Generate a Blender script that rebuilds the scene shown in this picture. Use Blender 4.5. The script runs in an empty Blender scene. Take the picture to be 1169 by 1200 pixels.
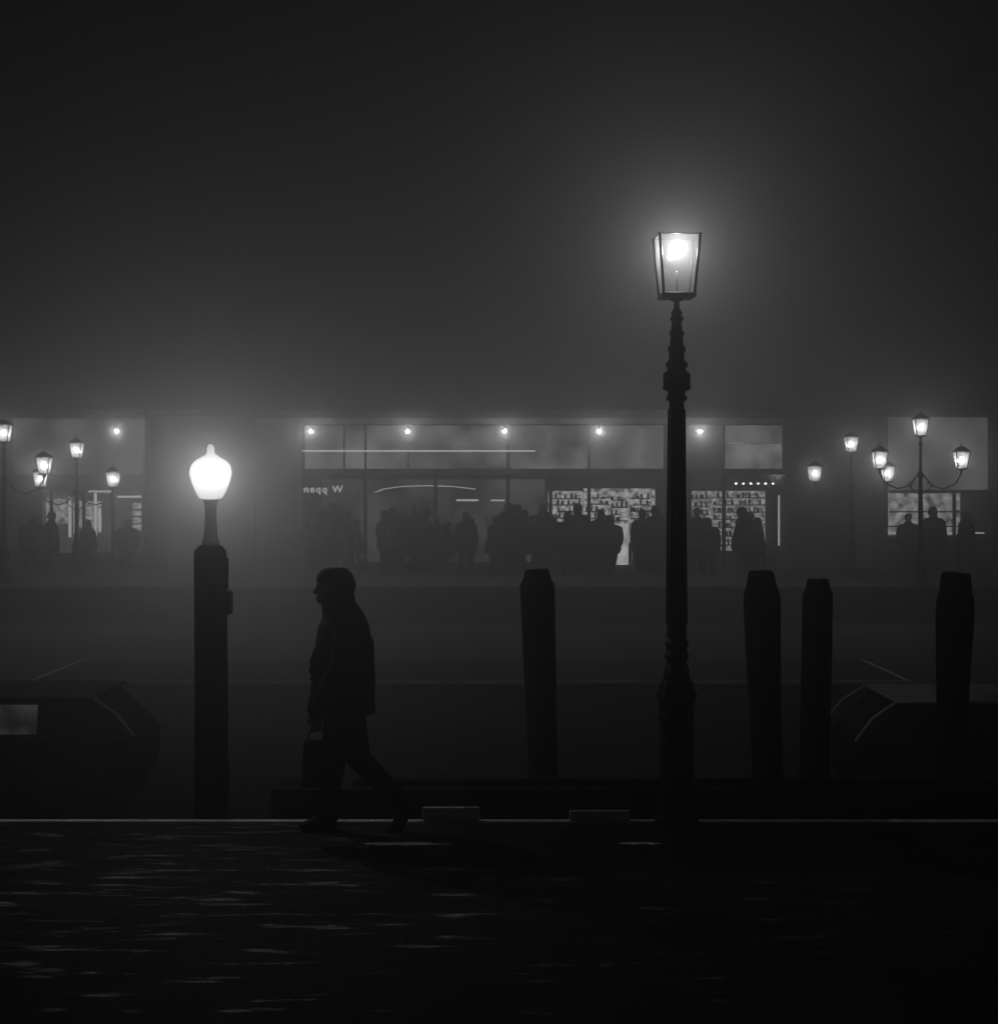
import bpy, bmesh, math, random
from mathutils import Vector, Matrix, noise
random.seed(7)
R = math.radians
C = bpy.context.scene.collection
CAMZ, HOR, F, CX = 2.24, 578.0, 2000.0, 584.5
def PX(px, Y): return (px-CX)/F*Y
def PZ(py, Y): return CAMZ-(py-HOR)/F*Y

# ------------------------------------------------------------------ materials
def nodes(name):
    m = bpy.data.materials.new(name); m.use_nodes = True
    nt = m.node_tree; nt.nodes.clear()
    out = nt.nodes.new('ShaderNodeOutputMaterial')
    return m, nt, out
def mat(name, col, rough=0.6, metal=0.0, var=0.35, scale=6.0, bump=0.15, dist=0.01, spec=0.3):
    m, nt, out = nodes(name); N = nt.nodes.new; L = nt.links.new
    p = N('ShaderNodeBsdfPrincipled'); tc = N('ShaderNodeTexCoord')
    n = N('ShaderNodeTexNoise'); n.inputs['Scale'].default_value = scale; n.inputs['Detail'].default_value = 6
    L(tc.outputs['Object'], n.inputs['Vector'])
    r = N('ShaderNodeMapRange'); r.inputs['To Min'].default_value = col*(1-var); r.inputs['To Max'].default_value = col*(1+var)
    r.inputs['From Min'].default_value = .3; r.inputs['From Max'].default_value = .7
    L(n.outputs['Fac'], r.inputs['Value']); L(r.outputs['Result'], p.inputs['Base Color'])
    p.inputs['Roughness'].default_value = rough; p.inputs['Metallic'].default_value = metal
    p.inputs['Specular IOR Level'].default_value = spec
    b = N('ShaderNodeBump'); b.inputs['Strength'].default_value = bump; b.inputs['Distance'].default_value = dist
    L(n.outputs['Fac'], b.inputs['Height']); L(b.outputs['Normal'], p.inputs['Normal'])
    L(p.outputs[0], out.inputs['Surface'])
    return m
def glow(name, s, var=0.0, scale=3.0, clear=False, sample=False, stretch=(1,1,1)):
    m, nt, out = nodes(name); N = nt.nodes.new; L = nt.links.new
    e = N('ShaderNodeEmission'); e.inputs['Strength'].default_value = s
    e.inputs['Color'].default_value = (1, 1, 1, 1)
    if var:
        tc = N('ShaderNodeTexCoord'); n = N('ShaderNodeTexNoise'); n.inputs['Scale'].default_value = scale
        mp = N('ShaderNodeMapping'); mp.inputs['Scale'].default_value = stretch
        n.inputs['Detail'].default_value = 4; L(tc.outputs['Object'], mp.inputs['Vector']); L(mp.outputs[0], n.inputs['Vector'])
        r = N('ShaderNodeMapRange'); r.inputs['From Min'].default_value = .35; r.inputs['From Max'].default_value = .65
        r.inputs['To Min'].default_value = s*(1-var); r.inputs['To Max'].default_value = s*(1+var)
        L(n.outputs['Fac'], r.inputs['Value']); L(r.outputs['Result'], e.inputs['Strength'])
    if clear:     # frosted bulb: lets the filament's light through
        t = N('ShaderNodeBsdfTransparent'); a = N('ShaderNodeAddShader')
        L(t.outputs[0], a.inputs[0]); L(e.outputs[0], a.inputs[1]); L(a.outputs[0], out.inputs['Surface'])
    else: L(e.outputs[0], out.inputs['Surface'])
    m.cycles.emission_sampling = 'FRONT' if sample else 'NONE'
    return m
def opal_mat(zmid, zr):     # opal glass, thinner and brighter round its middle than at neck and lid
    m, nt, out = nodes('opal_globe'); N = nt.nodes.new; L = nt.links.new
    tc = N('ShaderNodeTexCoord'); sp = N('ShaderNodeSeparateXYZ'); L(tc.outputs['Object'], sp.inputs[0])
    a = N('ShaderNodeMath'); a.operation = 'SUBTRACT'; a.inputs[1].default_value = zmid; L(sp.outputs['Z'], a.inputs[0])
    b = N('ShaderNodeMath'); b.operation = 'ABSOLUTE'; L(a.outputs[0], b.inputs[0])
    r = N('ShaderNodeMapRange'); r.interpolation_type = 'SMOOTHSTEP'; r.inputs['From Min'].default_value = zr*.3; r.inputs['From Max'].default_value = zr*1.25
    r.inputs['To Min'].default_value = .47; r.inputs['To Max'].default_value = .26; L(b.outputs[0], r.inputs['Value'])
    e = N('ShaderNodeEmission'); L(r.outputs[0], e.inputs['Strength'])
    t = N('ShaderNodeBsdfTransparent'); s = N('ShaderNodeAddShader'); L(t.outputs[0], s.inputs[0]); L(e.outputs[0], s.inputs[1]); L(s.outputs[0], out.inputs['Surface'])
    m.cycles.emission_sampling = 'NONE'
    return m
def glass_mat(name, tl, gl=0.05):
    m, nt, out = nodes(name); N = nt.nodes.new; L = nt.links.new
    t = N('ShaderNodeBsdfTransparent'); d = N('ShaderNodeBsdfTranslucent'); g = N('ShaderNodeBsdfGlossy')
    g.inputs['Roughness'].default_value = .15
    t.inputs['Color'].default_value = (.92, .92, .92, 1)
    a = N('ShaderNodeMixShader'); a.inputs[0].default_value = tl
    L(t.outputs[0], a.inputs[1]); L(d.outputs[0], a.inputs[2])
    b = N('ShaderNodeMixShader'); b.inputs[0].default_value = gl
    L(a.outputs[0], b.inputs[1]); L(g.outputs[0], b.inputs[2]); L(b.outputs[0], out.inputs['Surface'])
    return m
def paving_mat(name, base, sx=.9, sy=.42, wet=True):
    m, nt, out = nodes(name); N = nt.nodes.new; L = nt.links.new
    p = N('ShaderNodeBsdfPrincipled'); tc = N('ShaderNodeTexCoord')
    br = N('ShaderNodeTexBrick'); br.inputs['Scale'].default_value = 1.0
    br.inputs['Brick Width'].default_value = sx; br.inputs['Row Height'].default_value = sy
    br.inputs['Mortar Size'].default_value = .012; br.inputs['Mortar Smooth'].default_value = .4
    br.inputs['Color1'].default_value = (.75,.75,.75,1); br.inputs['Color2'].default_value = (1.2,1.2,1.2,1); br.inputs['Mortar'].default_value = (.4,.4,.4,1)
    L(tc.outputs['Object'], br.inputs['Vector'])
    mp = N('ShaderNodeMapping'); mp.inputs['Scale'].default_value = (.62,3.2,1); L(tc.outputs['Object'], mp.inputs['Vector'])
    n = N('ShaderNodeTexNoise'); n.inputs['Scale'].default_value = 2.6; n.inputs['Detail'].default_value = 15; n.inputs['Roughness'].default_value = .71
    L(mp.outputs[0], n.inputs['Vector'])
    # the ground falls away from the quay and to one side: water stands near the edge on the left, damp stone elsewhere
    sep = N('ShaderNodeSeparateXYZ'); L(tc.outputs['Object'], sep.inputs[0])
    gx = N('ShaderNodeMapRange'); gx.interpolation_type = 'SMOOTHSTEP'; gx.inputs['From Min'].default_value = -2.0; gx.inputs['From Max'].default_value = 1.0
    gx.inputs['To Min'].default_value = .010; gx.inputs['To Max'].default_value = -.03
    L(sep.outputs['X'], gx.inputs['Value'])
    gy = N('ShaderNodeMapRange'); gy.interpolation_type = 'SMOOTHSTEP'; gy.inputs['From Min'].default_value = 7.0; gy.inputs['From Max'].default_value = 9.0
    gy.inputs['To Min'].default_value = -.04; gy.inputs['To Max'].default_value = 0
    L(sep.outputs['Y'], gy.inputs['Value'])
    wn0 = N('ShaderNodeMath'); wn0.operation = 'ADD'; L(n.outputs['Fac'], wn0.inputs[0]); L(gx.outputs[0], wn0.inputs[1])
    wn = N('ShaderNodeMath'); wn.operation = 'ADD'; L(wn0.outputs[0], wn.inputs[0]); L(gy.outputs[0], wn.inputs[1])
    mp2 = N('ShaderNodeMapping'); mp2.inputs['Scale'].default_value = (.7,1.5,1); L(tc.outputs['Object'], mp2.inputs['Vector'])
    n2 = N('ShaderNodeTexNoise'); n2.inputs['Scale'].default_value = 36; n2.inputs['Detail'].default_value = 10; n2.inputs['Roughness'].default_value = .75
    L(mp2.outputs[0], n2.inputs['Vector'])
    mr = N('ShaderNodeMapRange'); mr.inputs['From Min'].default_value = .35; mr.inputs['From Max'].default_value = .65
    mr.inputs['To Min'].default_value = base*.5; mr.inputs['To Max'].default_value = base*1.4
    L(n.outputs['Fac'], mr.inputs['Value'])
    mx = N('ShaderNodeMix'); mx.data_type = 'RGBA'; mx.blend_type = 'MULTIPLY'; mx.inputs[0].default_value = 1
    L(mr.outputs['Result'], mx.inputs[6]); L(br.outputs['Color'], mx.inputs[7]); L(mx.outputs[2], p.inputs['Base Color'])
    rr = N('ShaderNodeMapRange'); rr.inputs['From Min'].default_value = .555; rr.inputs['From Max'].default_value = .66
    rr.inputs['To Min'].default_value = .75; rr.inputs['To Max'].default_value = .27
    L(wn.outputs[0], rr.inputs['Value']); L(rr.outputs['Result'], p.inputs['Roughness'])
    sp = N('ShaderNodeMapRange'); sp.inputs['From Min'].default_value = .555; sp.inputs['From Max'].default_value = .66
    sp.inputs['To Min'].default_value = .07; sp.inputs['To Max'].default_value = .9 if wet else .1
    L(wn.outputs[0], sp.inputs['Value']); L(sp.outputs['Result'], p.inputs['Specular IOR Level'])
    ad = N('ShaderNodeMath'); ad.operation = 'MULTIPLY_ADD'; ad.inputs[1].default_value = -.6
    L(br.outputs['Fac'], ad.inputs[0]); L(n2.outputs['Fac'], ad.inputs[2])
    b = N('ShaderNodeBump'); b.inputs['Strength'].default_value = 1.0; b.inputs['Distance'].default_value = .012
    L(ad.outputs[0], b.inputs['Height']); L(b.outputs['Normal'], p.inputs['Normal'])
    L(p.outputs[0], out.inputs['Surface'])
    return m
def water_mat(name, dif, gl, rough):
    m, nt, out = nodes(name); N = nt.nodes.new; L = nt.links.new
    d = N('ShaderNodeBsdfDiffuse'); d.inputs['Color'].default_value = (dif,dif,dif,1)
    g = N('ShaderNodeBsdfGlossy'); g.inputs['Roughness'].default_value = rough
    mxs = N('ShaderNodeMixShader'); mxs.inputs[0].default_value = gl
    tc = N('ShaderNodeTexCoord'); mp = N('ShaderNodeMapping'); mp.inputs['Scale'].default_value = (.6,1.5,1)
    L(tc.outputs['Object'], mp.inputs['Vector'])
    n = N('ShaderNodeTexNoise'); n.inputs['Scale'].default_value = 1.6; n.inputs['Detail'].default_value = 5
    L(mp.outputs[0], n.inputs['Vector'])
    b = N('ShaderNodeBump'); b.inputs['Strength'].default_value = .7; b.inputs['Distance'].default_value = .2
    L(n.outputs['Fac'], b.inputs['Height']); L(b.outputs['Normal'], g.inputs['Normal'])
    L(d.outputs[0], mxs.inputs[1]); L(g.outputs[0], mxs.inputs[2]); L(mxs.outputs[0], out.inputs['Surface'])
    return m
M = dict(
 iron=mat('wet_black_iron', .008, .5, .05, .4, 30, .3, .004, .12),
 wood=mat('wet_dark_timber', .012, .85, 0, .5, 9, .6, .012, .06),
 stone=mat('pale_edge_stone', .5, .4, 0, .3, 9, .4, .006),
 glint=mat('painted_glint', .6, .4, 0, .5, 14, .5, .006),
 dstone=mat('dark_quay_stone', .03, .8, 0, .3, 4, .4, .006, .1),
 slab=mat('pale_slab', .45, .7, 0, .4, 12, .3, .004, .1),
 wall=mat('plaster_wall', .09, .8, 0, .35, 1.2, .3, .01),
 dwall=mat('dark_wall', .045, .8, 0, .35, 1.2, .3, .01),
 frame=mat('dark_frame', .02, .5, .2, .3, 8, .1, .003),
 roof=mat('roof_slab', .02, .9, 0, .3, 2, .2, .01, .05),
 cloth=mat('dark_cloth', .006, .95, 0, .4, 22, .4, .006, .04),
 cloth2=mat('darker_cloth', .006, .95, 0, .4, 22, .4, .006, .04),
 skin=mat('skin', .08, .7, 0, .1, 20, .1, .002, .1),
 hair=mat('dark_hair', .008, .8, 0, .4, 60, .6, .006, .1),
 leather=mat('bag_leather', .006, .7, 0, .3, 25, .3, .003, .1),
 hull=mat('boat_hull', .02, .8, 0, .3, 3, .1, .004, .05),
 trim=mat('pale_trim', .5, .5, 0, .2, 5, .1, .003),
 rim=mat('dull_rim', .16, .7, 0, .3, 5, .1, .003, .15),
 roofb=mat('boat_roof', .07, .7, 0, .2, 5, .1, .003, .1),
 pboat=mat('pale_boat_paint', .4, .6, 0, .3, 5, .1, .003, .15),
 stemm=mat('glow_pale_stem', .3, .7, 0, .2, 9, .1, .003, .15),
 bottle=mat('bottle', .06, .3, 0, .4, 8, .05, .002),
 glass=glass_mat('window_glass', .01, .02),
 lglass=glass_mat('lantern_glass', .034, .015),
 flglass=glass_mat('hazy_lantern_glass', .10, .02),
 pave=paving_mat('wet_paving', .013),
 fpave=paving_mat('far_paving', .02, wet=False),
 water=water_mat('canal_water', .012, .03, .5),
 bulb=glow('lamp_bulb', .08, clear=True), fbulb=glow('far_bulb', 2, clear=True), ebulb=glow('eave_bulb', 40, clear=True),
 tube=glow('light_tube', 1.0), bar=glow('bar_backlight', .75, .75, 7, stretch=(1,1,1.4)), barhi=glow('bar_bright', 1.2, .4, 2.5), dim=glow('dim_room', .085, .8, .8), dim2=glow('transom_glow', .21, .6, .9),
 shopl=glow('shop_backlight', .55, .8, 6, stretch=(1,1,1.4)), sign=glow('sign_letters', .9), spot=glow('shop_spot', 8), boatwin=glow('cabin_light', .03, .6, 3),
 winr=glow('cafe_light', .5, .75, 4), panel=glow('lit_panel', .32, .5, 1.2), pwall=glow('glowing_upper_wall', .16, .5, .9),
)
# ------------------------------------------------------------------ geometry helper
class MB:
    def __init__(s): s.v = []; s.f = []
    def box(s, x0, x1, y0, y1, z0, z1):
        i = len(s.v)
        s.v += [(x0,y0,z0),(x1,y0,z0),(x1,y1,z0),(x0,y1,z0),(x0,y0,z1),(x1,y0,z1),(x1,y1,z1),(x0,y1,z1)]
        s.f += [tuple(i+k for k in q) for q in ((0,3,2,1),(4,5,6,7),(0,1,5,4),(1,2,6,5),(2,3,7,6),(3,0,4,7))]
        return s
    def hexa(s, b, t):
        i = len(s.v); s.v += [tuple(p) for p in b]+[tuple(p) for p in t]
        s.f += [tuple(i+k for k in q) for q in ((0,3,2,1),(4,5,6,7),(0,1,5,4),(1,2,6,5),(2,3,7,6),(3,0,4,7))]
        return s
    def loft(s, rings):
        i = len(s.v); n = len(rings[0])
        for r in rings: s.v += [tuple(p) for p in r]
        for a in range(len(rings)-1):
            for k in range(n):
                k2 = (k+1) % n
                s.f.append((i+a*n+k, i+a*n+k2, i+(a+1)*n+k2, i+(a+1)*n+k))
        s.f.append(tuple(i+k for k in reversed(range(n))))
        s.f.append(tuple(i+(len(rings)-1)*n+k for k in range(n)))
        return s
    def tube(s, pts, rad, n=12, round_ends=True):
        pts = [Vector(p) for p in pts]
        rad = [(r, r) if not isinstance(r, tuple) else r for r in (rad if isinstance(rad, list) else [rad]*len(pts))]
        rings = []
        def ring(c, t, rx, ry):
            ref = Vector((0,1,0)) if abs(t.y) < .9 else Vector((1,0,0))
            u = ref.cross(t).normalized(); v = t.cross(u)
            return [c+u*rx*math.cos(2*math.pi*k/n)+v*ry*math.sin(2*math.pi*k/n) for k in range(n)]
        for j, c in enumerate(pts):
            t = (pts[min(j+1,len(pts)-1)]-pts[max(j-1,0)]).normalized()
            rx, ry = rad[j]
            if j == 0 and round_ends:
                for q in (.9, .5):
                    w = math.sqrt(1-q*q); rings.append(ring(c-t*min(rx,ry)*q, t, rx*w, ry*w))
            rings.append(ring(c, t, rx, ry))
            if j == len(pts)-1 and round_ends:
                for q in (.5, .9):
                    w = math.sqrt(1-q*q); rings.append(ring(c+t*min(rx,ry)*q, t, rx*w, ry*w))
        return s.loft(rings)
    def ell(s, c, r, n=14, m=9, rot=None):
        rings = []
        for j in range(1, m):
            a = math.pi*j/m-math.pi/2
            rr = []
            for k in range(n):
                b = 2*math.pi*k/n
                p = Vector((r[0]*math.cos(a)*math.cos(b), r[1]*math.cos(a)*math.sin(b), r[2]*math.sin(a)))
                if rot: p = rot @ p
                rr.append(p+Vector(c))
            rings.append(rr)
        return s.loft(rings)
    def lathe(s, prof, n=20, c=(0,0)):
        return s.loft([[(c[0]+r*math.cos(2*math.pi*k/n), c[1]+r*math.sin(2*math.pi*k/n), z) for k in range(n)] for r, z in prof])
    def mesh(s, name, smooth=False):
        me = bpy.data.meshes.new(name); me.from_pydata(s.v, [], s.f)
        bm = bmesh.new(); bm.from_mesh(me); bmesh.ops.recalc_face_normals(bm, faces=bm.faces); bm.to_mesh(me); bm.free()
        if smooth:
            me.polygons.foreach_set('use_smooth', [len(p.vertices) <= 4 for p in me.polygons])
        return me
    def build(s, name, m, parent=None, smooth=False, bevel=0):
        o = bpy.data.objects.new(name, s.mesh(name, smooth)); C.objects.link(o)
        o.data.materials.append(m)
        if parent: o.parent = parent
        if bevel:
            b = o.modifiers.new('bevel', 'BEVEL'); b.width = bevel; b.segments = 2; b.limit_method = 'ANGLE'
        return o
    def fuse(s, name, m, parent, voxel, it=4):
        t = bpy.data.objects.new('tmp', s.mesh(name)); C.objects.link(t)
        a = t.modifiers.new('r', 'REMESH'); a.mode = 'VOXEL'; a.voxel_size = voxel; a.use_smooth_shade = True
        b = t.modifiers.new('s', 'SMOOTH'); b.iterations = it; b.factor = .5
        me = bpy.data.meshes.new_from_object(t.evaluated_get(bpy.context.evaluated_depsgraph_get()))
        old = t.data; bpy.data.objects.remove(t); bpy.data.meshes.remove(old)
        me.name = name; me.polygons.foreach_set('use_smooth', [True]*len(me.polygons))
        me.materials.clear(); me.materials.append(m)
        o = bpy.data.objects.new(name, me); C.objects.link(o); o.parent = parent
        return o
def tag(o, label, cat, group=None):
    o['label'] = label; o['category'] = cat
    if group: o['group'] = group
    return o
def thing(name, label, cat, loc=(0,0,0), rz=0, group=None):
    o = bpy.data.objects.new(name, None); C.objects.link(o); o.empty_display_size = .2
    o.location = loc; o.rotation_euler = (0,0,rz)
    return tag(o, label, cat, group)
def filament(parent, loc, I, r=0.02):      # the lamp's light source, radiant intensity I
    l = bpy.data.lights.new('lamp_light', 'POINT'); l.energy = I*4*math.pi; l.shadow_soft_size = r
    o = bpy.data.objects.new('lamp_light', l); C.objects.link(o); o.parent = parent; o.location = loc
    return o
def kids(o): return [c for c in bpy.data.objects if c.parent == o]
def copy_tree(o, parent=None):
    c = o.copy(); C.objects.link(c); c.parent = parent
    for k in kids(o): copy_tree(k, c)
    return c
def struct(o): o['kind'] = 'structure'; return o

# ------------------------------------------------------------------ ground and water
EDGE = 11.67
struct(MB().box(-70, 70, -15, EDGE-.07, -1.6, 0).build('pavement', M['pave']))
struct(MB().box(-70, 70, EDGE-.068, EDGE, -1.6, .012).build('quay_edge', M['stone'], bevel=.01))
FE = 40.5
struct(MB().box(-160, 160, EDGE-.05, FE+.05, -1.5, -.75).build('water', M['water']))
struct(MB().box(-160, 160, FE+.3, 260, -1.6, 0).build('far_quay', M['fpave']))
struct(MB().box(-160, 160, FE, FE+.298, -1.6, .012).build('far_quay_edge', M['dstone'], bevel=.015))
for x0, x1, Y, d in ((428,522,10.88,.045),(724,772,10.9,.035)):   # pale strips painted in for bright wet glints on the paving
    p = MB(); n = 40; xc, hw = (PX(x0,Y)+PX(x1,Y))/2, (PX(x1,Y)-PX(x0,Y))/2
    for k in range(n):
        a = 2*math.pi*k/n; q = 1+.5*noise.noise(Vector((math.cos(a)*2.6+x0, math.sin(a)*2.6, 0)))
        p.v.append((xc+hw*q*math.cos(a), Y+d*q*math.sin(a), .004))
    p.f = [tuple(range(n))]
    struct(p.build('glint_strip', M['glint']))

# ------------------------------------------------------------------ near street lamp
LY = 11.52; s = LY/F
lp = thing('street_lamp', 'tall ornate iron street lamp with a single lit tapered lantern at the quay edge', 'street lamp', (PX(792.5, LY), LY, 0))
def zz(y): return max(0, (966-y)*s)
def prof(l): return [(w*s, zz(y)) for w, y in l]
MB().lathe(prof([(26,966),(26,958),(23,953),(24,948),(22,943),(21.5,935),(20.3,905),(20,850),(21,838),(20,832),(21.5,822),(24,816),(23.5,810),(20.5,806),(21,802),(17,795)]), 8).build('base', M['iron'], lp, bevel=.006)
b = MB().lathe(prof([(16,794.8),(14.5,788),(15,784),(12.5,778),(11.5,773),(14,770),(14,766),(12.5,764),(12.5,756),(14,754),(13,750),(11,748),(12,744),(11.5,738),(10.8,650),(12,648),(12,643),(10.6,641),(9.8,540),(8.9,490),(10,487),(10,482),(8.8,480),(8.7,470)]), 20)
for k in range(8):
    a = 2*math.pi*k/8
    b.tube([(math.cos(a)*11.3*s, math.sin(a)*11.3*s, zz(730)), (math.cos(a)*8.9*s, math.sin(a)*8.9*s, zz(480))], 1.6*s, 6)
b.build('shaft', M['iron'], lp, True)
b = MB().lathe(prof([(9,469.5),(11.5,468),(12.5,465),(10,461),(10.5,458),(16.5,455),(16.5,451),(12.5,449),(12,445),(16,442),(16,437),(11.5,434),(10.5,431),(13,428),(12.5,424),(9,421),(9,412),(10.5,410),(10.5,406),(8,404),(7.2,393),(9,391),(8.5,388),(6.6,386),(6,376),(8,374),(7.6,371),(5,369),(7,366),(3.6,361),(3.2,353),(9,350.5),(9,349)]), 20)
for k in range(8):
    a = 2*math.pi*k/8
    b.ell((math.cos(a)*13*s, math.sin(a)*13*s, zz(446)), (3.2*s,3.2*s,6*s), 8, 6)
b.build('capital', M['iron'], lp, True)
lt_top, lt_bot = zz(276), zz(345)
hw_t, hw_b = 23.6*s, 18.0*s
fr = MB()
rot = Matrix.Rotation(R(3.5), 3, 'Z')
def cn(h, z, k): return rot @ Vector((h*(1,-1,-1,1)[k], h*(1,1,-1,-1)[k], z))
for k in range(4):
    fr.tube([cn(hw_b, lt_bot, k), cn(hw_t, lt_top, k)], 1.7*s, 8)
    fr.tube([cn(hw_t, lt_top, k), cn(hw_t, lt_top, (k+1)%4)], .6*s, 8)
    fr.tube([cn(hw_b, lt_bot, k), cn(hw_b, lt_bot, (k+1)%4)], 1.9*s, 8)
fo = fr.build('lantern_frame', M['iron'], lp, True)
for k in range(4):
    g = MB(); a, bq = cn(hw_b*.97, lt_bot, k), cn(hw_b*.97, lt_bot, (k+1)%4); c, d = cn(hw_t*.97, lt_top, (k+1)%4), cn(hw_t*.97, lt_top, k)
    g.v = [tuple(p) for p in (a,bq,c,d)]; g.f = [(0,1,2,3)]; g.build('glass_pane', M['lglass'], fo)
fl = MB().hexa([cn(hw_b*1.05, zz(349), k) for k in range(4)], [cn(hw_b*1.14, zz(345.5), k) for k in range(4)]); fl.build('lantern_floor', M['iron'], fo)
MB().ell((0,0,zz(291)), (10.5*s, 10.5*s, 13*s), 16, 12).build('bulb', M['bulb'], fo, True)
MB().tube([(0,0,zz(345)), (0,0,zz(318))], 1.2*s, 10).build('bulb_holder', M['rim'], fo, True)
filament(fo, (0,0,zz(291)), 2.0, 0.0)

# ------------------------------------------------------------------ lantern on a pile
def pile_mesh(w_top, w_sh, w_bot, ztop, zsh, lean=(0,0), seed=0, n=14, zb=-1.45):
    rings = []
    zs = [(zb, w_bot), (-.4, w_bot*1.0), (0.1, w_bot*1.01), (.5, w_bot*.99+.01*w_sh), (.9, (w_bot+w_sh)/2), (zsh-.12, w_sh*.99), (zsh, w_sh), (zsh+.05, w_sh*.97), ((zsh+ztop)/2, (w_sh*.95+w_top)/2), (ztop-.02, w_top*1.02), (ztop, w_top*.93)]
    for z, w in zs:
        r = []
        for k in range(n):
            a = 2*math.pi*k/n
            q = 1+.08*noise.noise(Vector((math.cos(a)*1.5+seed*7.1, math.sin(a)*1.5, z*1.3)))+.025*math.sin(5*a+seed)
            f = (z/ztop)
            r.append((lean[0]*(1-f)+w*q*math.cos(a), lean[1]*(1-f)+w*q*math.sin(a), z+(.02*noise.noise(Vector((a,seed*3,0))) if z >= ztop-.03 else 0)))
        rings.append(r)
    return MB().loft(rings)
PY = 12.45; q = PY/F
pl = thing('pile_lamp', 'glowing white acorn lantern on a thick round wooden post left of the walking person', 'street lamp', (PX(247, PY), PY, 0))
def pz(y): return PZ(y, PY)
M['opal'] = opal_mat(pz(556), 28*q)
pile_mesh(16*q, 19.5*q, 20*q, pz(640), pz(652), (0.005,0), 3).build('post', M['wood'], pl, True)
MB().lathe([(11*q,pz(640)),(10*q,pz(634)),(8*q,pz(626)),(7.2*q,pz(612)),(6.8*q,pz(600)),(7.2*q,pz(592)),(8.5*q,pz(587)),(9.5*q,pz(584.6))]).build('stem', M['stemm'], pl, True)  # stem coloured pale so it blends into the globe's glow
go = MB().lathe([(13*q,pz(584)),(17*q,pz(577)),(21*q,pz(568)),(24*q,pz(558)),(24.5*q,pz(552)),(22.5*q,pz(545)),(18*q,pz(540)),(10*q,pz(535.5)),(5*q,pz(532))], 24).build('globe', M['opal'], pl, True)
filament(go, (0,0,pz(556)), 2.7, .02)
MB().lathe([(5*q,pz(531.8)),(4*q,pz(528)),(5*q,pz(526)),(2*q,pz(521))], 12).build('finial', M['opal'], pl, True)
MB().box(17*q, 25*q, -.06, .06, pz(720), pz(692)).build('meter_box', M['iron'], pl, bevel=.015)
MB().tube([(20*q,-.02,pz(690)), (20.5*q,-.02,pz(655))], .008, 8).build('conduit', M['iron'], pl, True)

# ------------------------------------------------------------------ mooring piles
for (cx, yt, ys, wt, ws, wb, Y, lean, lab) in (
    (629, 667, 692, 14, 20.5, 17.5, 13.0, .05, 'leftmost of the mooring posts, single dark timber post leaning slightly left of the street lamp'),
    (891, 669, 704, 14.5, 21.5, 18.5, 12.75, .05, 'thick dark mooring post with tapered top, first to the right of the street lamp'),
    (958, 679, 702, 13, 18, 17.5, 13.2, -.03, 'slimmer and shorter dark mooring post, second to the right of the street lamp'),
    (1119, 672, 712, 16.5, 22, 17.5, 12.9, -.04, 'rightmost thick dark mooring post standing near the right moored boat')):
    k = Y/F
    o = pile_mesh(wt*k, ws*k, wb*k, PZ(yt, Y), PZ(ys, Y), (lean,0), cx*.01).build('mooring_post', M['wood'], None, True)
    o.location = (PX(cx, Y), Y, 0); tag(o, lab, 'mooring post', 'timber mooring posts along the quay')

# ------------------------------------------------------------------ jetty and slabs
JY = 12.05
jt = thing('jetty', 'long low dark timber landing stage lying along the quay edge', 'jetty', (PX(320, JY), JY, 0))
b = MB(); x = 0
while x < 9.2:
    w = random.uniform(.17,.2); b.box(x, x+w-.012, 0, .5, .10, .14+random.uniform(0,.012)); x += w
b.build('deck', M['wood'], jt)
MB().box(-.01, 9.2, -.03, -.002, -.32, .155).build('edge_beam', M['wood'], jt, bevel=.008)
MB().box(.55, 9.2, .12, .2, .152, .20).build('rail', M['wood'], jt, bevel=.008)
for x in (.12, 2.2, 4.3, 6.4, 8.5):
    MB().lathe([(.07,-1.45),(.07,.099)], 10, (x,.25)).build('leg', M['wood'], jt, True)
for x0, x1, y0, lab in ((495, 562, 946, 'pale flat stone slab on the quay edge just right of the walking person'), (667, 738, 950, 'pale flat stone slab on the quay edge just left of the street lamp')):
    Y = 11.6; cxs = (PX(x0,Y)+PX(x1,Y))/2; hw = (PX(x1,Y)-PX(x0,Y))/2
    o = MB().box(-hw, hw, 0, .03, .014, PZ(y0,Y)).build('stone_slab', M['slab'], None, bevel=.008)
    o.location = (cxs, Y, 0); tag(o, lab, 'slab', 'pale slabs on the quay edge')

# ------------------------------------------------------------------ floating pontoon
pt = thing('floating_pontoon', 'wide flat floating pontoon in mid canal with pale rim', 'pontoon', (PX(550,22.5), 22.5, -.75))
hwp = 5.75
MB().box(-hwp, hwp, 0, 2.8, -.3, .5).build('deck', M['hull'], pt)
r_ = MB(); r_.box(-hwp-.02, hwp+.02, -.05, -.002, .485, .52); r_.box(-hwp-.05, -hwp-.002, -.05, 2.8, .485, .52); r_.box(hwp+.002, hwp+.05, -.05, 2.8, .485, .52)
r_.build('rim', M['trim'], pt)

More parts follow.
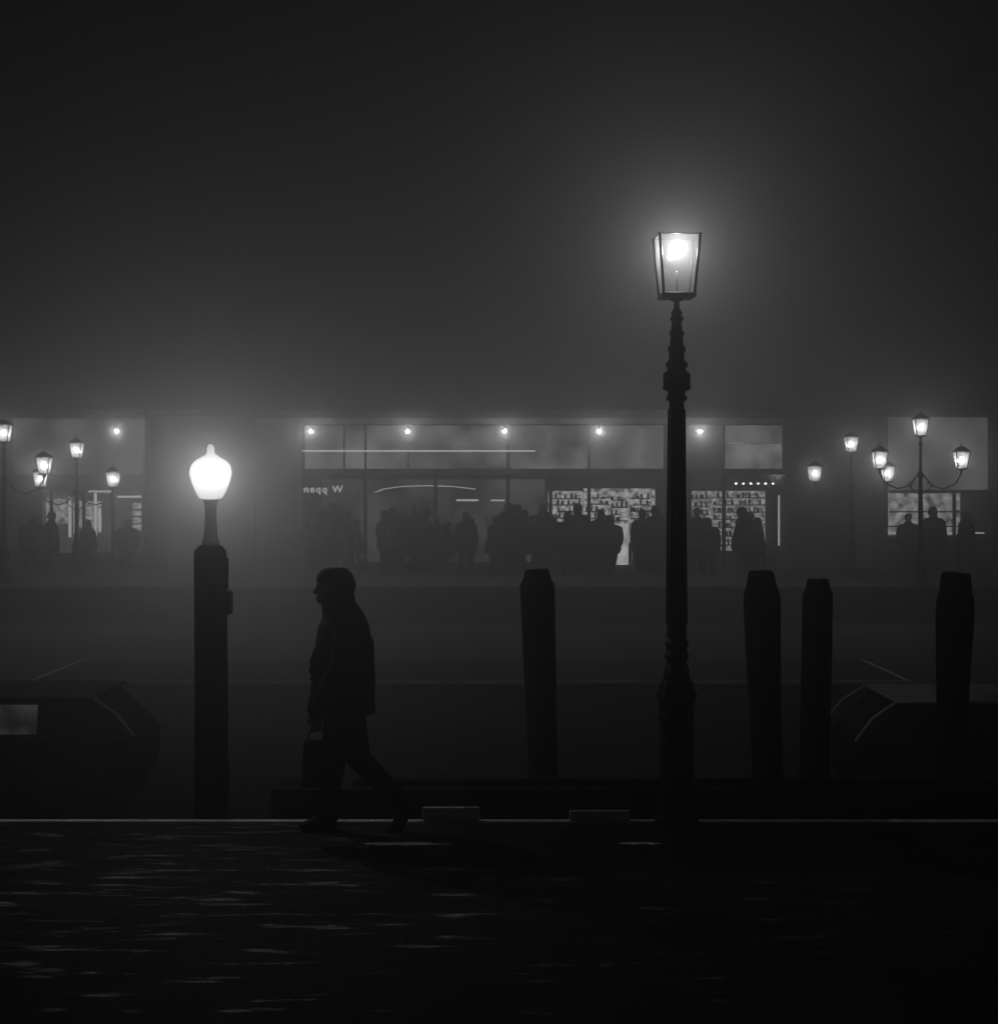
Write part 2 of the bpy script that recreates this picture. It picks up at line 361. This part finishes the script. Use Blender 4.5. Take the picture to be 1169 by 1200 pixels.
# ------------------------------------------------------------------ moored cabin boats
def boat(loc, flip, lab):
    t = thing('cabin_boat', lab, 'boat', loc, 0, 'low cabin boats moored in the canal')
    f = -1 if flip else 1     # local: bow toward +x*f, windscreen foot at x=0
    rings = []
    for x, w, zd, zk in ((-5.5,.75,.7,-.35),(-4,.95,.72,-.4),(-2,1.0,.74,-.4),(-.9,.9,.75,-.3),(-.35,.7,.75,-.05),(-.05,.4,.75,.25),(.1,.05,.75,.5)):
        rings.append([(f*x,-w,zd),(f*x,-w*.85,zk+(zd-zk)*.6),(f*x,-w*.35,zk),(f*x,w*.35,zk),(f*x,w*.85,zk+(zd-zk)*.6),(f*x,w,zd)])
    MB().loft(rings).build('hull', M['hull'], t, False)
    gw = MB()
    for sd in (-1,1): gw.tube([(f*x, sd*w, zd) for x,w,zd in ((-5.5,.75,.72),(-4,.95,.74),(-2,1.0,.76),(-.9,.9,.77),(-.35,.7,.77),(-.05,.4,.77),(.1,.0,.77))], .022, 8)
    gw.build('gunwale', M['hull'], t, True)
    MB().hexa([(f*-4.6,-.7,.73),(f*-.06,-.7,.75),(f*-.06,.7,.75),(f*-4.6,.7,.73)], [(f*-4.5,-.62,1.11),(f*-.42,-.62,1.11),(f*-.42,.62,1.11),(f*-4.5,.62,1.11)]).build('cabin', M['hull'], t)
    MB().box(min(f*-4.6,f*-.36), max(f*-4.6,f*-.36), -.68, .68, 1.112, 1.14).build('roof', M['pboat'] if flip else M['roofb'], t, bevel=.012)
    for sd in (-.66, .66): MB().tube([(f*-.36, sd, 1.12), (f*-.15, sd*1.03, .98), (f*.0, sd*1.06, .79)], .016, 8).build('windscreen_post', M['pboat'] if flip else M['rim'], t, True)
    g = MB(); g.v = [(f*-.385,-.6,1.1),(f*-.385,.6,1.1),(f*-.03,.66,.79),(f*-.03,-.66,.79)]; g.f = [(0,1,2,3)]; g.build('windscreen', M['glass'], t)
    for x in (-4.2, -3.2, -2.2, -1.4):
        xa, xb = sorted((f*x, f*(x+.65 if x < -1.4 else x+.52)))
        MB().hexa([(xa,-.706,.8),(xb,-.706,.8),(xb,-.69,.8),(xa,-.69,.8)], [(xa,-.652,1.06),(xb,-.652,1.06),(xb,-.63,1.06),(xa,-.63,1.06)]).build('window', M['boatwin'] if (x == -1.4 and not flip) else M['glass'], t)
    return t
boat((PX(152,16)+.14, 16.2, -.75), False, 'low cabin boat at the left edge of the photo with a lit side window')
boat((PX(992,15.6), 15.9, -.75), True, 'low dark cabin boat moored behind the rightmost mooring post')

# ------------------------------------------------------------------ walking person
MY = 11.26
man = thing('person', 'walking person in a bulky dark coat striding left along the wet quay carrying a bag', 'person', (PX(395, MY), MY, 0), R(14))
def hand(mb, wrist, side, curl):   # side: y direction of the palm (towards the body)
    x, y, z = wrist
    mb.tube([(x,y,z),(x-.003,y,z-.035),(x-.004,y,z-.08)], [(.026,.02),(.04,.016),(.038,.014)], 12)
    for k, (dx, ln) in enumerate(((-.03,.95),(-.01,1.05),(.011,1.0),(.03,.8))):
        p0 = Vector((x-.004+dx, y, z-.085)); c = curl
        p1 = p0+Vector((0, side*.012*c, -.036*ln)); p2 = p1+Vector((0, side*.022*c, -.02*ln+.01*(c-1))); p3 = p2+Vector((0, side*.012*c, -.014*ln+.03*(c-1)))
        mb.tube([p0,p1,p2,p3], [.0095,.009,.0085,.0075], 8)
    mb.tube([(x-.035,y,z-.03),(x-.058,y+side*.012,z-.06),(x-.056,y+side*.026,z-.088)], [.012,.0105,.009], 8)
HB = (-.165, -.25, .835)   # left wrist (near side, carries bag)
HF = (.17, .245, .885)
hx = -.022                 # the head is carried a little forward
b = MB()
b.ell((hx-.02,0,1.640), (.098,.077,.098)); b.ell((hx-.052,0,1.585), (.062,.056,.082)); b.ell((hx-.085,0,1.53), (.026,.03,.022))
b.tube([(hx-.106,0,1.625),(hx-.120,0,1.602),(hx-.127,0,1.588)], [.010,.013,.014], 8); b.ell((hx-.112,0,1.553), (.010,.024,.008)); b.ell((hx-.110,0,1.541), (.010,.021,.008))
b.ell((hx-.098,0,1.648), (.02,.055,.012))
for sd in (-1,1):
    b.ell((hx,sd*.078,1.605), (.026,.013,.034)); b.ell((hx-.097,sd*.032,1.625), (.013,.016,.011))
b.tube([(.015,0,1.42),(-.008,0,1.5),(hx-.01,0,1.56)], [.065,.058,.06])
b.tube([(.055,0,.84),(.055,0,.95),(.04,0,1.1),(.04,0,1.28),(.03,0,1.40),(.02,0,1.45)], [(.12,.165),(.115,.16),(.105,.15),(.12,.175),(.095,.17),(.06,.09)], 16)
b.tube([(.03,-.15,1.39),(.035,-.2,1.37),(-.01,-.25,1.115),HB], [.06,.055,.043,.028]); b.tube([(.03,.15,1.39),(.045,.2,1.37),(.13,.245,1.13),HF], [.06,.055,.043,.028])
b.tube([(.055,.09,.88),(-.015,.09,.49),(-.06,.09,.1)], [.085,.058,.042]); b.tube([(.055,-.09,.88),(.125,-.09,.5),(.405,-.09,.205)], [.085,.058,.042])
b.tube([(-.04,.09,.06),(-.12,.09,.05),(-.2,.09,.035)], [.035,.038,.025]); b.tube([(.44,-.09,.16),(.40,-.09,.08),(.365,-.09,.045)], [.032,.036,.026])
hand(b, HB, 1, 1.6); hand(b, HF, -1, 1.0)
b.fuse('body', M['skin'], man, .006, 3)
h = MB(); h.ell((hx-.045,0,1.676), (.074,.086,.072)); h.ell((hx+.03,0,1.668), (.095,.098,.086)); h.ell((hx+.032,0,1.605), (.095,.102,.105)); h.ell((hx+.056,0,1.53), (.088,.102,.10)); h.ell((hx,0,1.675), (.102,.09,.078)); h.ell((hx+.03,0,1.545), (.08,.1,.07))
for k in range(170):
    a = random.uniform(-2.9,2.9); e = random.uniform(-1.3,1.4)
    if abs(a) > 2.1 and e < .3: continue
    h.ell((hx+.014+.11*math.cos(a)*max(.55,math.cos(e)) if e < 0 else hx+.014+.11*math.cos(a)*math.cos(e), .098*math.sin(a)*math.cos(e), min(1.724, 1.632+.105*math.sin(e))), (.025,.024,.03), 8, 5)
h.fuse('hair', M['hair'], man, .0065, 2)
c = MB()
c.tube([(.028,0,.79),(.028,0,.80),(.03,0,.9),(.036,0,1.02),(.04,0,1.15),(.044,0,1.27),(.042,0,1.37),(.036,0,1.43),(.016,0,1.5),(.01,0,1.53)], [(.222,.255),(.227,.26),(.21,.24),(.2,.225),(.19,.217),(.184,.222),(.166,.218),(.138,.175),(.106,.108),(.09,.09)], 24, False)
c.tube([(.02,0,1.43),(.004,0,1.5),(-.008,0,1.555)], [(.116,.116),(.108,.106),(.102,.096)], 18)
for sd, el, wr in ((-1,(-.01,-.255,1.115),HB),(1,(.13,.255,1.13),HF)):
    w = Vector(wr)+Vector((0,0,.012))
    c.tube([(.03,sd*.14,1.385),(.035,sd*.2,1.37),(.025,sd*.24,1.25),el,w], [.086,.092,.09,.082,.068])
for k in range(34):   # creases and folds that break the outline
    a = random.choice((random.uniform(-1.2,1.2), random.uniform(-.4,.4), random.uniform(2.7,3.5))); z = random.uniform(.83,1.18)
    c.tube([(.03+.2*math.cos(a), .21*math.sin(a), z), (.035+.192*math.cos(a+.2), .205*math.sin(a+.2), z+random.uniform(.04,.12))], random.uniform(.014,.026), 6)
c.box(-.02,.13,-.262,-.235,.9,1.02)   # pocket flap
c.fuse('coat', M['cloth'], man, .009, 3)
t = MB()
t.tube([(.055,0,.78),(.055,0,.95)], [(.13,.17),(.12,.165)], 16)
t.tube([(.055,.09,.87),(.02,.09,.68),(-.006,.09,.49),(-.035,.09,.28),(-.055,.09,.075)], [.115,.104,.085,.076,.074])
t.tube([(.055,-.09,.87),(.085,-.09,.68),(.13,-.09,.5),(.27,-.09,.35),(.395,-.09,.215)], [.115,.102,.084,.072,.066])
t.fuse('trousers', M['cloth2'], man, .01, 3)
sh = MB(); sh.tube([(-.03,.09,.055),(-.08,.09,.06),(-.15,.09,.045),(-.215,.09,.034)], [(.05,.04),(.058,.043),(.043,.048),(.03,.036)], 12); sh.box(-.225,.015,.052,.128,.0,.028)
sh.fuse('shoe', M['leather'], man, .008, 3)
sh = MB(); sh.tube([(.445,-.09,.19),(.435,-.09,.14),(.405,-.09,.085),(.365,-.09,.035)], [(.04,.038),(.05,.042),(.042,.046),(.03,.038)], 12); sh.hexa([(.47,-.125,.17),(.39,-.125,.01),(.39,-.055,.01),(.47,-.055,.17)], [(.495,-.125,.165),(.41,-.125,.0),(.41,-.055,.0),(.495,-.055,.165)]); sh.box(.33,.42,-.13,-.05,.0,.024)
sh.fuse('shoe', M['leather'], man, .008, 3)
mm = Matrix.Translation(man.location) @ Matrix.Rotation(R(14), 4, 'Z')
bo = Vector((HB[0]-.003, HB[1]+.034, .345))
bag = thing('carry_bag', 'tall dark bag hanging from the hand of the walking person', 'bag', mm @ bo, R(14))
rings = []
for z, w, d in ((0,.082,.045),(.02,.09,.05),(.16,.088,.052),(.28,.08,.036),(.305,.074,.02)):
    rings.append([(w*sx_, d*sy_, z) for sx_, sy_ in ((-1,-.7),(-.8,-1),(.8,-1),(1,-.7),(1,.7),(.8,1),(-.8,1),(-1,.7))])
MB().loft(rings).build('bag_body', M['leather'], bag, bevel=.006)
MB().tube([(-.05,0,.30),(-.048,0,.345),(-.03,0,.377),(.03,0,.377),(.048,0,.345),(.05,0,.30)], .006, 8).build('handle', M['leather'], bag, True)
MB().box(-.02,.02,-.06,-.048,.22,.26).build('clasp', M['iron'], bag, bevel=.003)

# ------------------------------------------------------------------ far people
def far_person(swing, arm, wide, hood):
    t = thing('person', 'x', 'person')
    b = MB(); b.ell((0,0,1.62), (.09,.078,.115)); b.tube([(-.09,0,1.61),(-.115,0,1.59)], .016, 6)
    b.tube([(.01,0,1.4),(0,0,1.53)], .058); b.tube([(0,0,.85),(0,0,1.1),(0,0,1.3),(.01,0,1.43)], [(.12,.16),(.11,.15),(.12,.18),(.07,.1)], 14)
    for sd in (-1,1):
        a = arm*sd
        w = (-.04-a, sd*.25, .86)
        b.tube([(0,sd*.16,1.38),(.02,sd*.24,1.12),w], [.055,.042,.03]); b.tube([w,(w[0]-.01,w[1],.77)], [(.035,.018),(.03,.015)], 8)
        for k in range(4): b.tube([(w[0]-.03+.02*k,w[1],.77),(w[0]-.035+.02*k,w[1]-sd*.012,.70)], .010, 6)
        b.tube([(w[0]-.03,w[1],.82),(w[0]-.06,w[1]-sd*.01,.77)], .011, 6)
        s2 = -sd*swing
        b.tube([(0,sd*.09,.88),(-.04+s2*.5,sd*.095,.48),(s2+.02,sd*.095,.09 if s2 <= 0 else .13)], [.085,.062,.045])
        b.tube([(s2+.03,sd*.095,.05),(s2-.16,sd*.095,.04)], [.04,.032], 8)
    b.fuse('body', M['skin'], t, .015, 2)
    c = MB(); c.tube([(0,0,.72),(0,0,.95),(0,0,1.2),(.005,0,1.36),(.01,0,1.47)], [(.19*wide,.23*wide),(.17*wide,.21*wide),(.16,.205),(.14,.2),(.08,.1)], 18)
    for sd in (-1,1): c.tube([(0,sd*.15,1.38),(.01,sd*.21,1.34),(.02,sd*.25,1.12),(-.04-arm*sd,sd*.255,.88)], [.075,.075,.064,.052])
    if hood: c.ell((.03,0,1.60), (.11,.11,.14))
    c.fuse('coat', M['cloth'], t, .02, 3)
    g = MB()
    for sd in (-1,1):
        s2 = -sd*swing
        g.tube([(0,sd*.09,.88),(-.04+s2*.5,sd*.095,.48),(s2+.02,sd*.095,.1 if s2 <= 0 else .14)], [.105,.08,.066])
    g.fuse('trousers', M['cloth2'], t, .02, 2)
    h = MB(); h.ell((.02,0,1.65), (.1,.09,.1)); h.ell((.05,0,1.59), (.06,.08,.09)); h.fuse('hair', M['hair'], t, .016, 2)
    return t
protos = [far_person(0,.02,1,False), far_person(.26,.14,1,False), far_person(.03,-.03,1.3,True), far_person(.18,.1,1.1,True)]
used = [False]*4
def put(px, Y, h, k, rz, label, group=None, w=1.0):
    o = protos[k] if not used[k] else copy_tree(protos[k])
    used[k] = True
    o.location = (PX(px, Y), Y, 0); o.rotation_euler = (0,0,R(rz)); sc = h/1.735; o.scale = (sc*w*random.uniform(.92,1.28),sc*w*random.uniform(.92,1.28),sc)
    o['label'] = label
    if group: o['group'] = group
    elif 'group' in o: del o['group']
crowd = 'dark figure in the crowd before the dim left half of the main shop front'
for i, (px, Y, h) in enumerate(((366,49.0,1.5),(373,48.2,1.7),(380,47.4,1.82),(386,48.8,1.98),(392,48.0,1.96),(400,46.8,1.92),(405,49.2,1.76),(417,48.9,1.5),
    (451,48.4,1.76),(456,47.3,1.58),(461,49,1.86),(468,48.1,1.66),(482,47.8,1.6),(487,48.6,1.9),(493,47.2,1.74),(498,48.8,1.82),(511,49.1,1.62),(524,48.3,1.44),(546,47.7,1.72),(552,48.9,1.52),
    (581,48.3,1.6),(589,47.2,1.74),(596,47.8,1.96),(601,49,1.86),(607,48.4,1.94),(613,47.6,1.78),(629,47.5,1.62),(635,48.9,1.94),(640,48.2,1.72))):
    put(px, Y, h, (0,2,3,0,2,1,2,3)[i%8], random.uniform(0,360), crowd, 'crowd before the dim shop front', 1.12)
for px, Y, h, k, rz, lab in (
    (665,47.2,1.74,2,95,'broad hooded figure, left one of the pair before the bright bar shelves'),
    (677,47.6,1.96,2,260,'tall figure standing close beside the broad hooded one before the bright bar shelves'),
    (686,48.3,1.62,3,200,'shorter figure tucked against the right of the tall one before the bar shelves'),
    (703,48.2,1.78,2,60,'figure standing left of the brightest bar window'),
    (715,47.8,1.62,3,100,'figure walking across the left side of the brightest bar window'),
    (752,47.4,1.8,2,280,'hooded figure standing just right of the brightest bar window'),
    (760,48.4,1.58,0,20,'short figure between two taller ones right of the brightest bar window'),
    (769,48.0,1.9,2,120,'tall figure standing just left of the near street lamp shaft'),
    (816,48.2,1.82,0,80,'figure standing at the left end of the right hand shop window'),
    (829,47.7,1.56,2,240,'shorter hooded figure at the left side of the right hand shop window'),
    (870,47.2,1.86,2,190,'hooded figure standing in the middle of the right hand shop window'),
    (878,48.3,1.7,3,150,'figure half hidden between the two hooded ones in the right hand shop window'),
    (888,47.9,1.56,3,185,'hooded figure walking at the right side of the right hand shop window'),
    (38,47.2,1.66,2,90,'hooded figure standing left of the lit left shop shelves'),
    (60,47.6,1.72,0,30,'figure standing behind the left street lamps'),
    (103,47.8,1.5,1,60,'figure walking past the lit shelves of the left shop'),
    (150,48.2,1.5,0,90,'short figure at the right end of the left shop window'),
    (1064,48,1.66,0,90,'figure before the left end of the right cafe window'),
    (1093,47.4,1.86,2,100,'tall broad hooded figure before the middle of the right cafe window'),
    (1131,48,1.74,3,10,'hooded figure walking at the right end of the right cafe window')):
    put(px, Y, h, k, rz, lab, 'people on the far quay', 1.12)

# ------------------------------------------------------------------ far buildings (front face at local y=0)
BY = 50.0
def bx(p): return PX(p, BY)
def bz(p): return max(0.002, PZ(p, BY))
def fbox(mb, x0, x1, yt, yb, d0=0, d1=.25): return mb.box(bx(x0), bx(x1), d0, d1, bz(yb), bz(yt))
def fpart(name, m, parent, *a, bevel=0): return fbox(MB(), *a).build(name, M[m], parent, bevel=bevel)
def pane(parent, x0, x1, yt, yb, d, m, name):
    g = MB(); g.v = [(bx(x0),d,bz(yb)),(bx(x1),d,bz(yb)),(bx(x1),d,bz(yt)),(bx(x0),d,bz(yt))]; g.f = [(0,1,2,3)]
    return g.build(name, m, parent)
# main shop pavilion
A = thing('shop_building', 'long low shop building with glazed front and lit bar across the water', 'building', (0,BY,0))
fpart('side_wall','dwall',A,300,354,490,668,0,6); fpart('side_wall','dwall',A,919,930,490,668,0,6)
fpart('back_wall','dwall',A,354.2,918.8,490,668,5.6,5.98)
fpart('roof','roof',A,296,934,480,489.5,-.25,6.3,bevel=.03)
fpart('beam','frame',A,354.2,918.8,550,556,-.12,.25)
fpart('lintel','dwall',A,354.2,918.8,489.7,497,-.02,.25)
fpart('light_tube','tube',A,354.2,627,527.5,529.4,-.04,.06)
for x in (428,510,595,645,690,780,808,848): fpart('mullion','frame',A,x-2,x+2,556.2,668,0,.12)
for x in (403,428,478,595,690,780,848): fpart('transom_bar','frame',A,x-1.2,x+1.2,497.2,549.8,0,.1)
for x0, x1 in ((354.2,426),(430,508),(512,593),(597,643),(647,688),(692,778),(810,846),(850,918.8)):
    pane(A, x0, x1, 556.2, 668, .06, M['glass'], 'window')
fpart('pier','wall',A,782.2,805.8,556.2,668,.02,.3)
pane(A, 356, 593, 498, 549, .3, M['dim2'], 'transom_panel'); pane(A, 597, 778, 498, 549, .3, M['dim2'], 'transom_panel')
pane(A, 850, 918, 520, 549, .3, M['panel'], 'lit_panel'); pane(A, 850, 918, 498, 518, .3, M['dim2'], 'transom_panel')
fpart('trim','trim',A,850,918,518.2,519.8,.1,.3)
pane(A, 354.5, 644, 560, 668, 5.5, M['dim'], 'back_panel')
pane(A, 646, 690, 575, 640, 3.5, M['bar'], 'back_panel'); pane(A, 690.5, 780, 572, 640, 3.5, M['bar'], 'back_panel')
pane(A, 724, 746, 616, 668, 3.3, M['barhi'], 'bright_doorway'); pane(A, 810, 918, 575, 650, 3.5, M['shopl'], 'back_panel')
fpart('bar_counter','frame',A,648,722,634,668,2.2,2.7); fpart('bar_counter','frame',A,748,778,634,668,2.2,2.7)
shelves = []
for x0, x1, ys in ((648,688,(584,592,600,608,617,626)),(692,722,(583,591,600,609,618,627)),(724,745,(586,595,604,612)),(748,778,(584,592,600,609,618,627)),(812,846,(584,594,604,614,624)),(852,915,(583,592,601,610,620,631,642))):
    for y in ys:
        xa = x0+random.choice((0,0,0,4,9)); xb = x1-random.choice((0,0,0,5,10))
        fpart('shelf','trim' if x0 > 800 else 'frame',A,xa,xb,y,y+1.4,3.1,3.4); shelves.append((xa,xb,y))
for i in range(6):
    MB().ell((bx(867+i*8.8),.9,bz(566.5)), (.035,.035,.03), 8, 5).build('spotlight', M['spot'], A)
fpart('light_strip','tube',A,914,916,580,640,.4,.45)
tcu = bpy.data.curves.new('lettering', 'FONT'); tcu.body = 'neqq W'; tcu.size = .29; tcu.extrude = .01; tcu.offset = .007; tcu.space_character = 1.25
to = bpy.data.objects.new('tmp', tcu); C.objects.link(to)
me = bpy.data.meshes.new_from_object(to.evaluated_get(bpy.context.evaluated_depsgraph_get())); bpy.data.objects.remove(to)
me.transform(Matrix.Translation((bx(356),-.02,bz(577))) @ Matrix.Rotation(R(90),4,'X')); me.materials.clear(); me.materials.append(M['sign'])
o = bpy.data.objects.new('lettering', me); C.objects.link(o); o.parent = A
MB().tube([(bx(x),.5,bz(y)) for x,y in ((438,577),(448,573),(470,570),(500,569),(530,570),(556,573))], .014, 6).build('curved_bright_streak', M['tube'], A, True)  # glowing arc added for a bright curved streak, not a known tube
fpart('light_strip','tube',A,534,560,585,587.5,.5,.55); fpart('light_strip','tube',A,575,591,585.5,587.5,.5,.55)
# bottles and jars on the shelves: two bottle shapes, one squat jar
kinds = [MB().lathe([(.04,0),(.042,.01),(.042,.13),(.036,.145),(.016,.155),(.016,.20)], 8).mesh('bottle', True),
         MB().lathe([(.032,0),(.034,.01),(.034,.15),(.028,.165),(.013,.175),(.013,.21)], 8).mesh('bottle', True),
         MB().lathe([(.055,0),(.06,.01),(.06,.10),(.052,.108),(.052,.125)], 8).mesh('jar', True)]
for me in kinds: me.materials.append(M['bottle'])
for x0, x1, y in shelves:
    x = x0+1.5
    while x < x1-1.5:
        if random.random() < .8:
            k = random.choice((0,0,1,1,2))
            bt = bpy.data.objects.new('jar' if k == 2 else 'bottle', kinds[k]); C.objects.link(bt)
            sc = random.uniform(.7,1.0); bt.scale = (sc,sc,sc*random.uniform(.8,1.05))
            bt.location = (bx(x), BY+3.22, bz(y)+.002)
            if x0 < 800: tag(bt, 'small dark bottle or jar on the lit bar shelves', 'bottle', 'bottles on the bar shelves')
            else: tag(bt, 'small jar or bottle on the right hand shop shelves', 'bottle', 'goods on the shop shelves')
        x += random.uniform(3.6,8.5)
# eave bulbs
for i, (px, lab) in enumerate(((137,'small bright bulb under the eaves of the left shop building'),(364,'bright eave bulb on the main shop building, leftmost of its five'),(478,'bright eave bulb on the main shop building, second from left'),(591,'bright eave bulb on the main shop building, middle of its five'),(702,'bright eave bulb on the main shop building, second from right'),(820,'bright eave bulb on the main shop building, just right of the street lamp shaft'))):
    if i == 0:
        e0 = thing('eave_lamp', lab, 'lamp', (0,0,0), 0, 'bulbs under the eaves')
        MB().tube([(0,.8,.25),(0,.3,.28),(0,0,.2),(0,0,.1)], .009, 6).build('bracket', M['frame'], e0)
        MB().lathe([(.085,.065),(.08,.075),(.04,.10),(.012,.11)], 12).build('shade', M['frame'], e0, True)  # shade widened to cut the bulb's upward light
        MB().ell((0,0,0), (.045,.045,.045), 8, 6).build('bulb', M['ebulb'], e0, True)
        filament(e0, (0,0,0), 10, .035)
        e = e0
    else: e = copy_tree(e0)
    e.location = (bx(px)*.983, BY*.983, PZ(505.5, BY*.983)); tag(e, lab, 'lamp', 'bulbs under the eaves')
# dark blocks between
D1 = thing('dark_building', 'plain dark windowless building behind the glowing pile lamp', 'building', (0,BY,0))
fpart('wall','dwall',D1,172,295,486,668,.6,8); fpart('roof','roof',D1,171.6,295.4,480,485.8,.3,8.2); fpart('door','frame',D1,215,240,590,668,.55,.598)
D2 = thing('dark_building', 'plain dark recessed building between the long shop and the right cafe', 'building', (0,BY,0))
fpart('wall','dwall',D2,936,1033,486,668,1.2,8); fpart('roof','roof',D2,935.6,1033.4,480,485.8,.9,8.2); fpart('door','frame',D2,975,1003,592,668,1.15,1.198)
# left shop
S = thing('shop_building', 'low shop building with lit shelves at the left edge of the photo', 'building', (0,BY,0))
fpart('side_wall','dwall',S,-120,12,490,668,0,6); fpart('side_wall','dwall',S,166,170,490,668,0,6); fpart('beam','dwall',S,12.2,165.8,556,574,0,.3)
fpart('roof','roof',S,-124,171.4,480,489.8,-.25,6.3)
pane(S,12.2,165.8,490,556,.28,M['dim'],'transom_panel'); pane(S,12.2,165.8,574,668,3.5,M['dim'],'back_panel')
for x in (60,98,132): fpart('mullion','frame',S,x-1.5,x+1.5,574.2,668,0,.12)
for x0,x1 in ((12.2,58),(62,96),(100,130),(134,165.8)): pane(S,x0,x1,574.2,668,.06,M['glass'],'window')
fpart('stall_riser','frame',S,12.2,165.8,648,668,.2,.5)
for x,yt,yb in ((79,582,630),(85,590,626),(109,578,628),(114,596,624)): fpart('light_tube','tube',S,x-1.6,x+1.6,yt,yb,.3,.35)
fpart('light_tube','tube',S,135,165,581,583.4,.3,.35); fpart('light_tube','tube',S,101,129,575,577,.3,.35)
pane(S,134,165,590,625,2.5,M['shopl'],'display_panel'); pane(S,64,96,588,620,2.5,M['shopl'],'display_panel'); pane(S,28,56,585,615,2.5,M['shopl'],'display_panel')
for y in (597,606,615): fpart('shelf','frame',S,134,165,y,y+1.5,2.2,2.4)
# right cafe
K = thing('cafe_building', 'low pale cafe building with a lit upper wall and wide window at the right edge', 'building', (0,BY,0))
fpart('side_wall','dwall',K,1035,1040,490,668,0,6); fpart('side_wall','dwall',K,1157,1290,490,668,-.4,6); fpart('low_wall','dwall',K,1040.2,1156.8,630,668,0,.3)
fpart('upper_wall','pwall',K,1040.2,1156.8,489,574,.02,.3)  # wall surface itself emits, standing in for lamplight falling on it
fpart('roof','roof',K,1034.6,1294,480,488.8,-.25,6.3)
fpart('awning','frame',K,1040.2,1156.8,574.2,578,-.5,.3)
pane(K,1040.2,1156.8,578,630,.06,M['glass'],'window'); pane(K,1040.2,1156.8,578,630,3,M['winr'],'back_panel')
for x in (1078,1118): fpart('mullion','frame',K,x-1.5,x+1.5,578.2,629.8,0,.12)
for y in (600,618): fpart('shelf','trim',K,1042,1155,y,y+1.6,2.4,2.7)
fpart('light_tube','tube',K,1042,1155,624,625.6,.2,.26)

# ------------------------------------------------------------------ far three-lantern street lamps
def lantern(parent, x, z, sc=1.0):
    fr = MB(); ht, hb, H = .17*sc, .11*sc, .40*sc
    def c4(h, zz_): return [(x+h*a, h*b_, z+zz_) for a, b_ in ((1,1),(-1,1),(-1,-1),(1,-1))]
    T, B = c4(ht, H), c4(hb, 0)
    for k in range(4):
        fr.tube([B[k],T[k]], .012, 6); fr.tube([T[k],T[(k+1)%4]], .010, 6); fr.tube([B[k],B[(k+1)%4]], .014, 6)
    fr.hexa(c4(ht*1.08, H+.015), c4(ht*.3, H+.14*sc)); fr.tube([(x,0,z+H+.14*sc),(x,0,z+H+.22*sc)], .015, 6)
    fr.hexa(c4(hb*1.05,-.03), c4(hb*1.05,-.012)); fr.tube([(x,0,z-.12),(x,0,z-.03)], [.02,.05], 8)
    f = fr.build('lantern', M['iron'], parent)
    for k in range(4):
        g = MB(); k2 = (k+1)%4; g.v = [B[k],B[k2],T[k2],T[k]]; g.f = [(0,1,2,3)]; g.build('glass_pane', M['flglass'], f)
    MB().ell((x,0,z+.22*sc), (.05,.05,.07), 8, 6).build('bulb', M['fbulb'], f, True)
    filament(f, (x,0,z+.22*sc), 3.0)
def three(px, ytop, Y, lab):
    t = thing('street_lamp', lab, 'street lamp', (PX(px, Y), Y, 0), 0, 'three-lantern street lamps on the far quay')
    zt = PZ(ytop, Y)-.22        # lantern floor
    MB().lathe([(.2,0),(.2,.06),(.15,.1),(.13,.75),(.16,.8),(.09,.9),(.065,1.0),(.06,1.9),(.05,zt-1.05),(.085,zt-1.0),(.085,zt-.93),(.045,zt-.85),(.035,zt-.25),(.06,zt-.2),(.025,zt-.12)], 14).build('post', M['iron'], t, True)
    for sd in (-1,1):
        za = zt-.80
        MB().tube([(sd*.04,0,za-.10),(sd*.25,0,za-.42),(sd*.55,0,za-.5),(sd*.85,0,za-.38),(sd*1.0,0,za-.12)], .018, 8).tube([(sd*.06,0,za-.62),(sd*.22,0,za-.5),(sd*.3,0,za-.38),(sd*.22,0,za-.3),(sd*.15,0,za-.38)], .014, 6).build('arm', M['iron'], t, True)
        lantern(t, sd*1.0, za)
    lantern(t, 0, zt)
three(5, 507, 42.5, 'three-lantern iron street lamp at the extreme left edge of the photo')
three(90, 527, 47.0, 'three-lantern iron street lamp before the left shop')
three(997, 520, 46.8, 'three-lantern iron street lamp before the dark gap right of the mooring posts')
three(1078, 500, 41.8, 'three-lantern iron street lamp before the pale lit cafe wall')

# ------------------------------------------------------------------ world: homogeneous night fog with two scattering lobes
W = bpy.data.worlds.new('World'); bpy.context.scene.world = W; W.use_nodes = True
nt = W.node_tree; nt.nodes.clear(); N = nt.nodes.new; L = nt.links.new
out = N('ShaderNodeOutputWorld'); bg = N('ShaderNodeBackground'); bg.inputs['Strength'].default_value = 0.0
bg.inputs['Color'].default_value = (.01,.01,.01,1)
L(bg.outputs[0], out.inputs['Surface'])
ad = N('ShaderNodeAddShader')
for i, (den, g_) in enumerate(((.020, -.82), (.008, .8))):
    vs = N('ShaderNodeVolumeScatter'); vs.inputs['Color'].default_value = (1,1,1,1)
    vs.inputs['Density'].default_value = den; vs.inputs['Anisotropy'].default_value = g_
    L(vs.outputs[0], ad.inputs[i])
L(ad.outputs[0], out.inputs['Volume'])

# ------------------------------------------------------------------ camera
cam = bpy.data.cameras.new('camera'); co = bpy.data.objects.new('camera', cam); C.objects.link(co)
co.location = (0,0,CAMZ); co.rotation_euler = (R(90),0,0)
cam.sensor_fit = 'VERTICAL'; cam.sensor_height = 24; cam.sensor_width = 24; cam.lens = 24*F/1200
cam.shift_y = -(600-HOR)/1200; cam.clip_end = 1000; cam.clip_start = .1
bpy.context.scene.camera = co
bpy.context.scene.view_settings.view_transform = 'Standard'
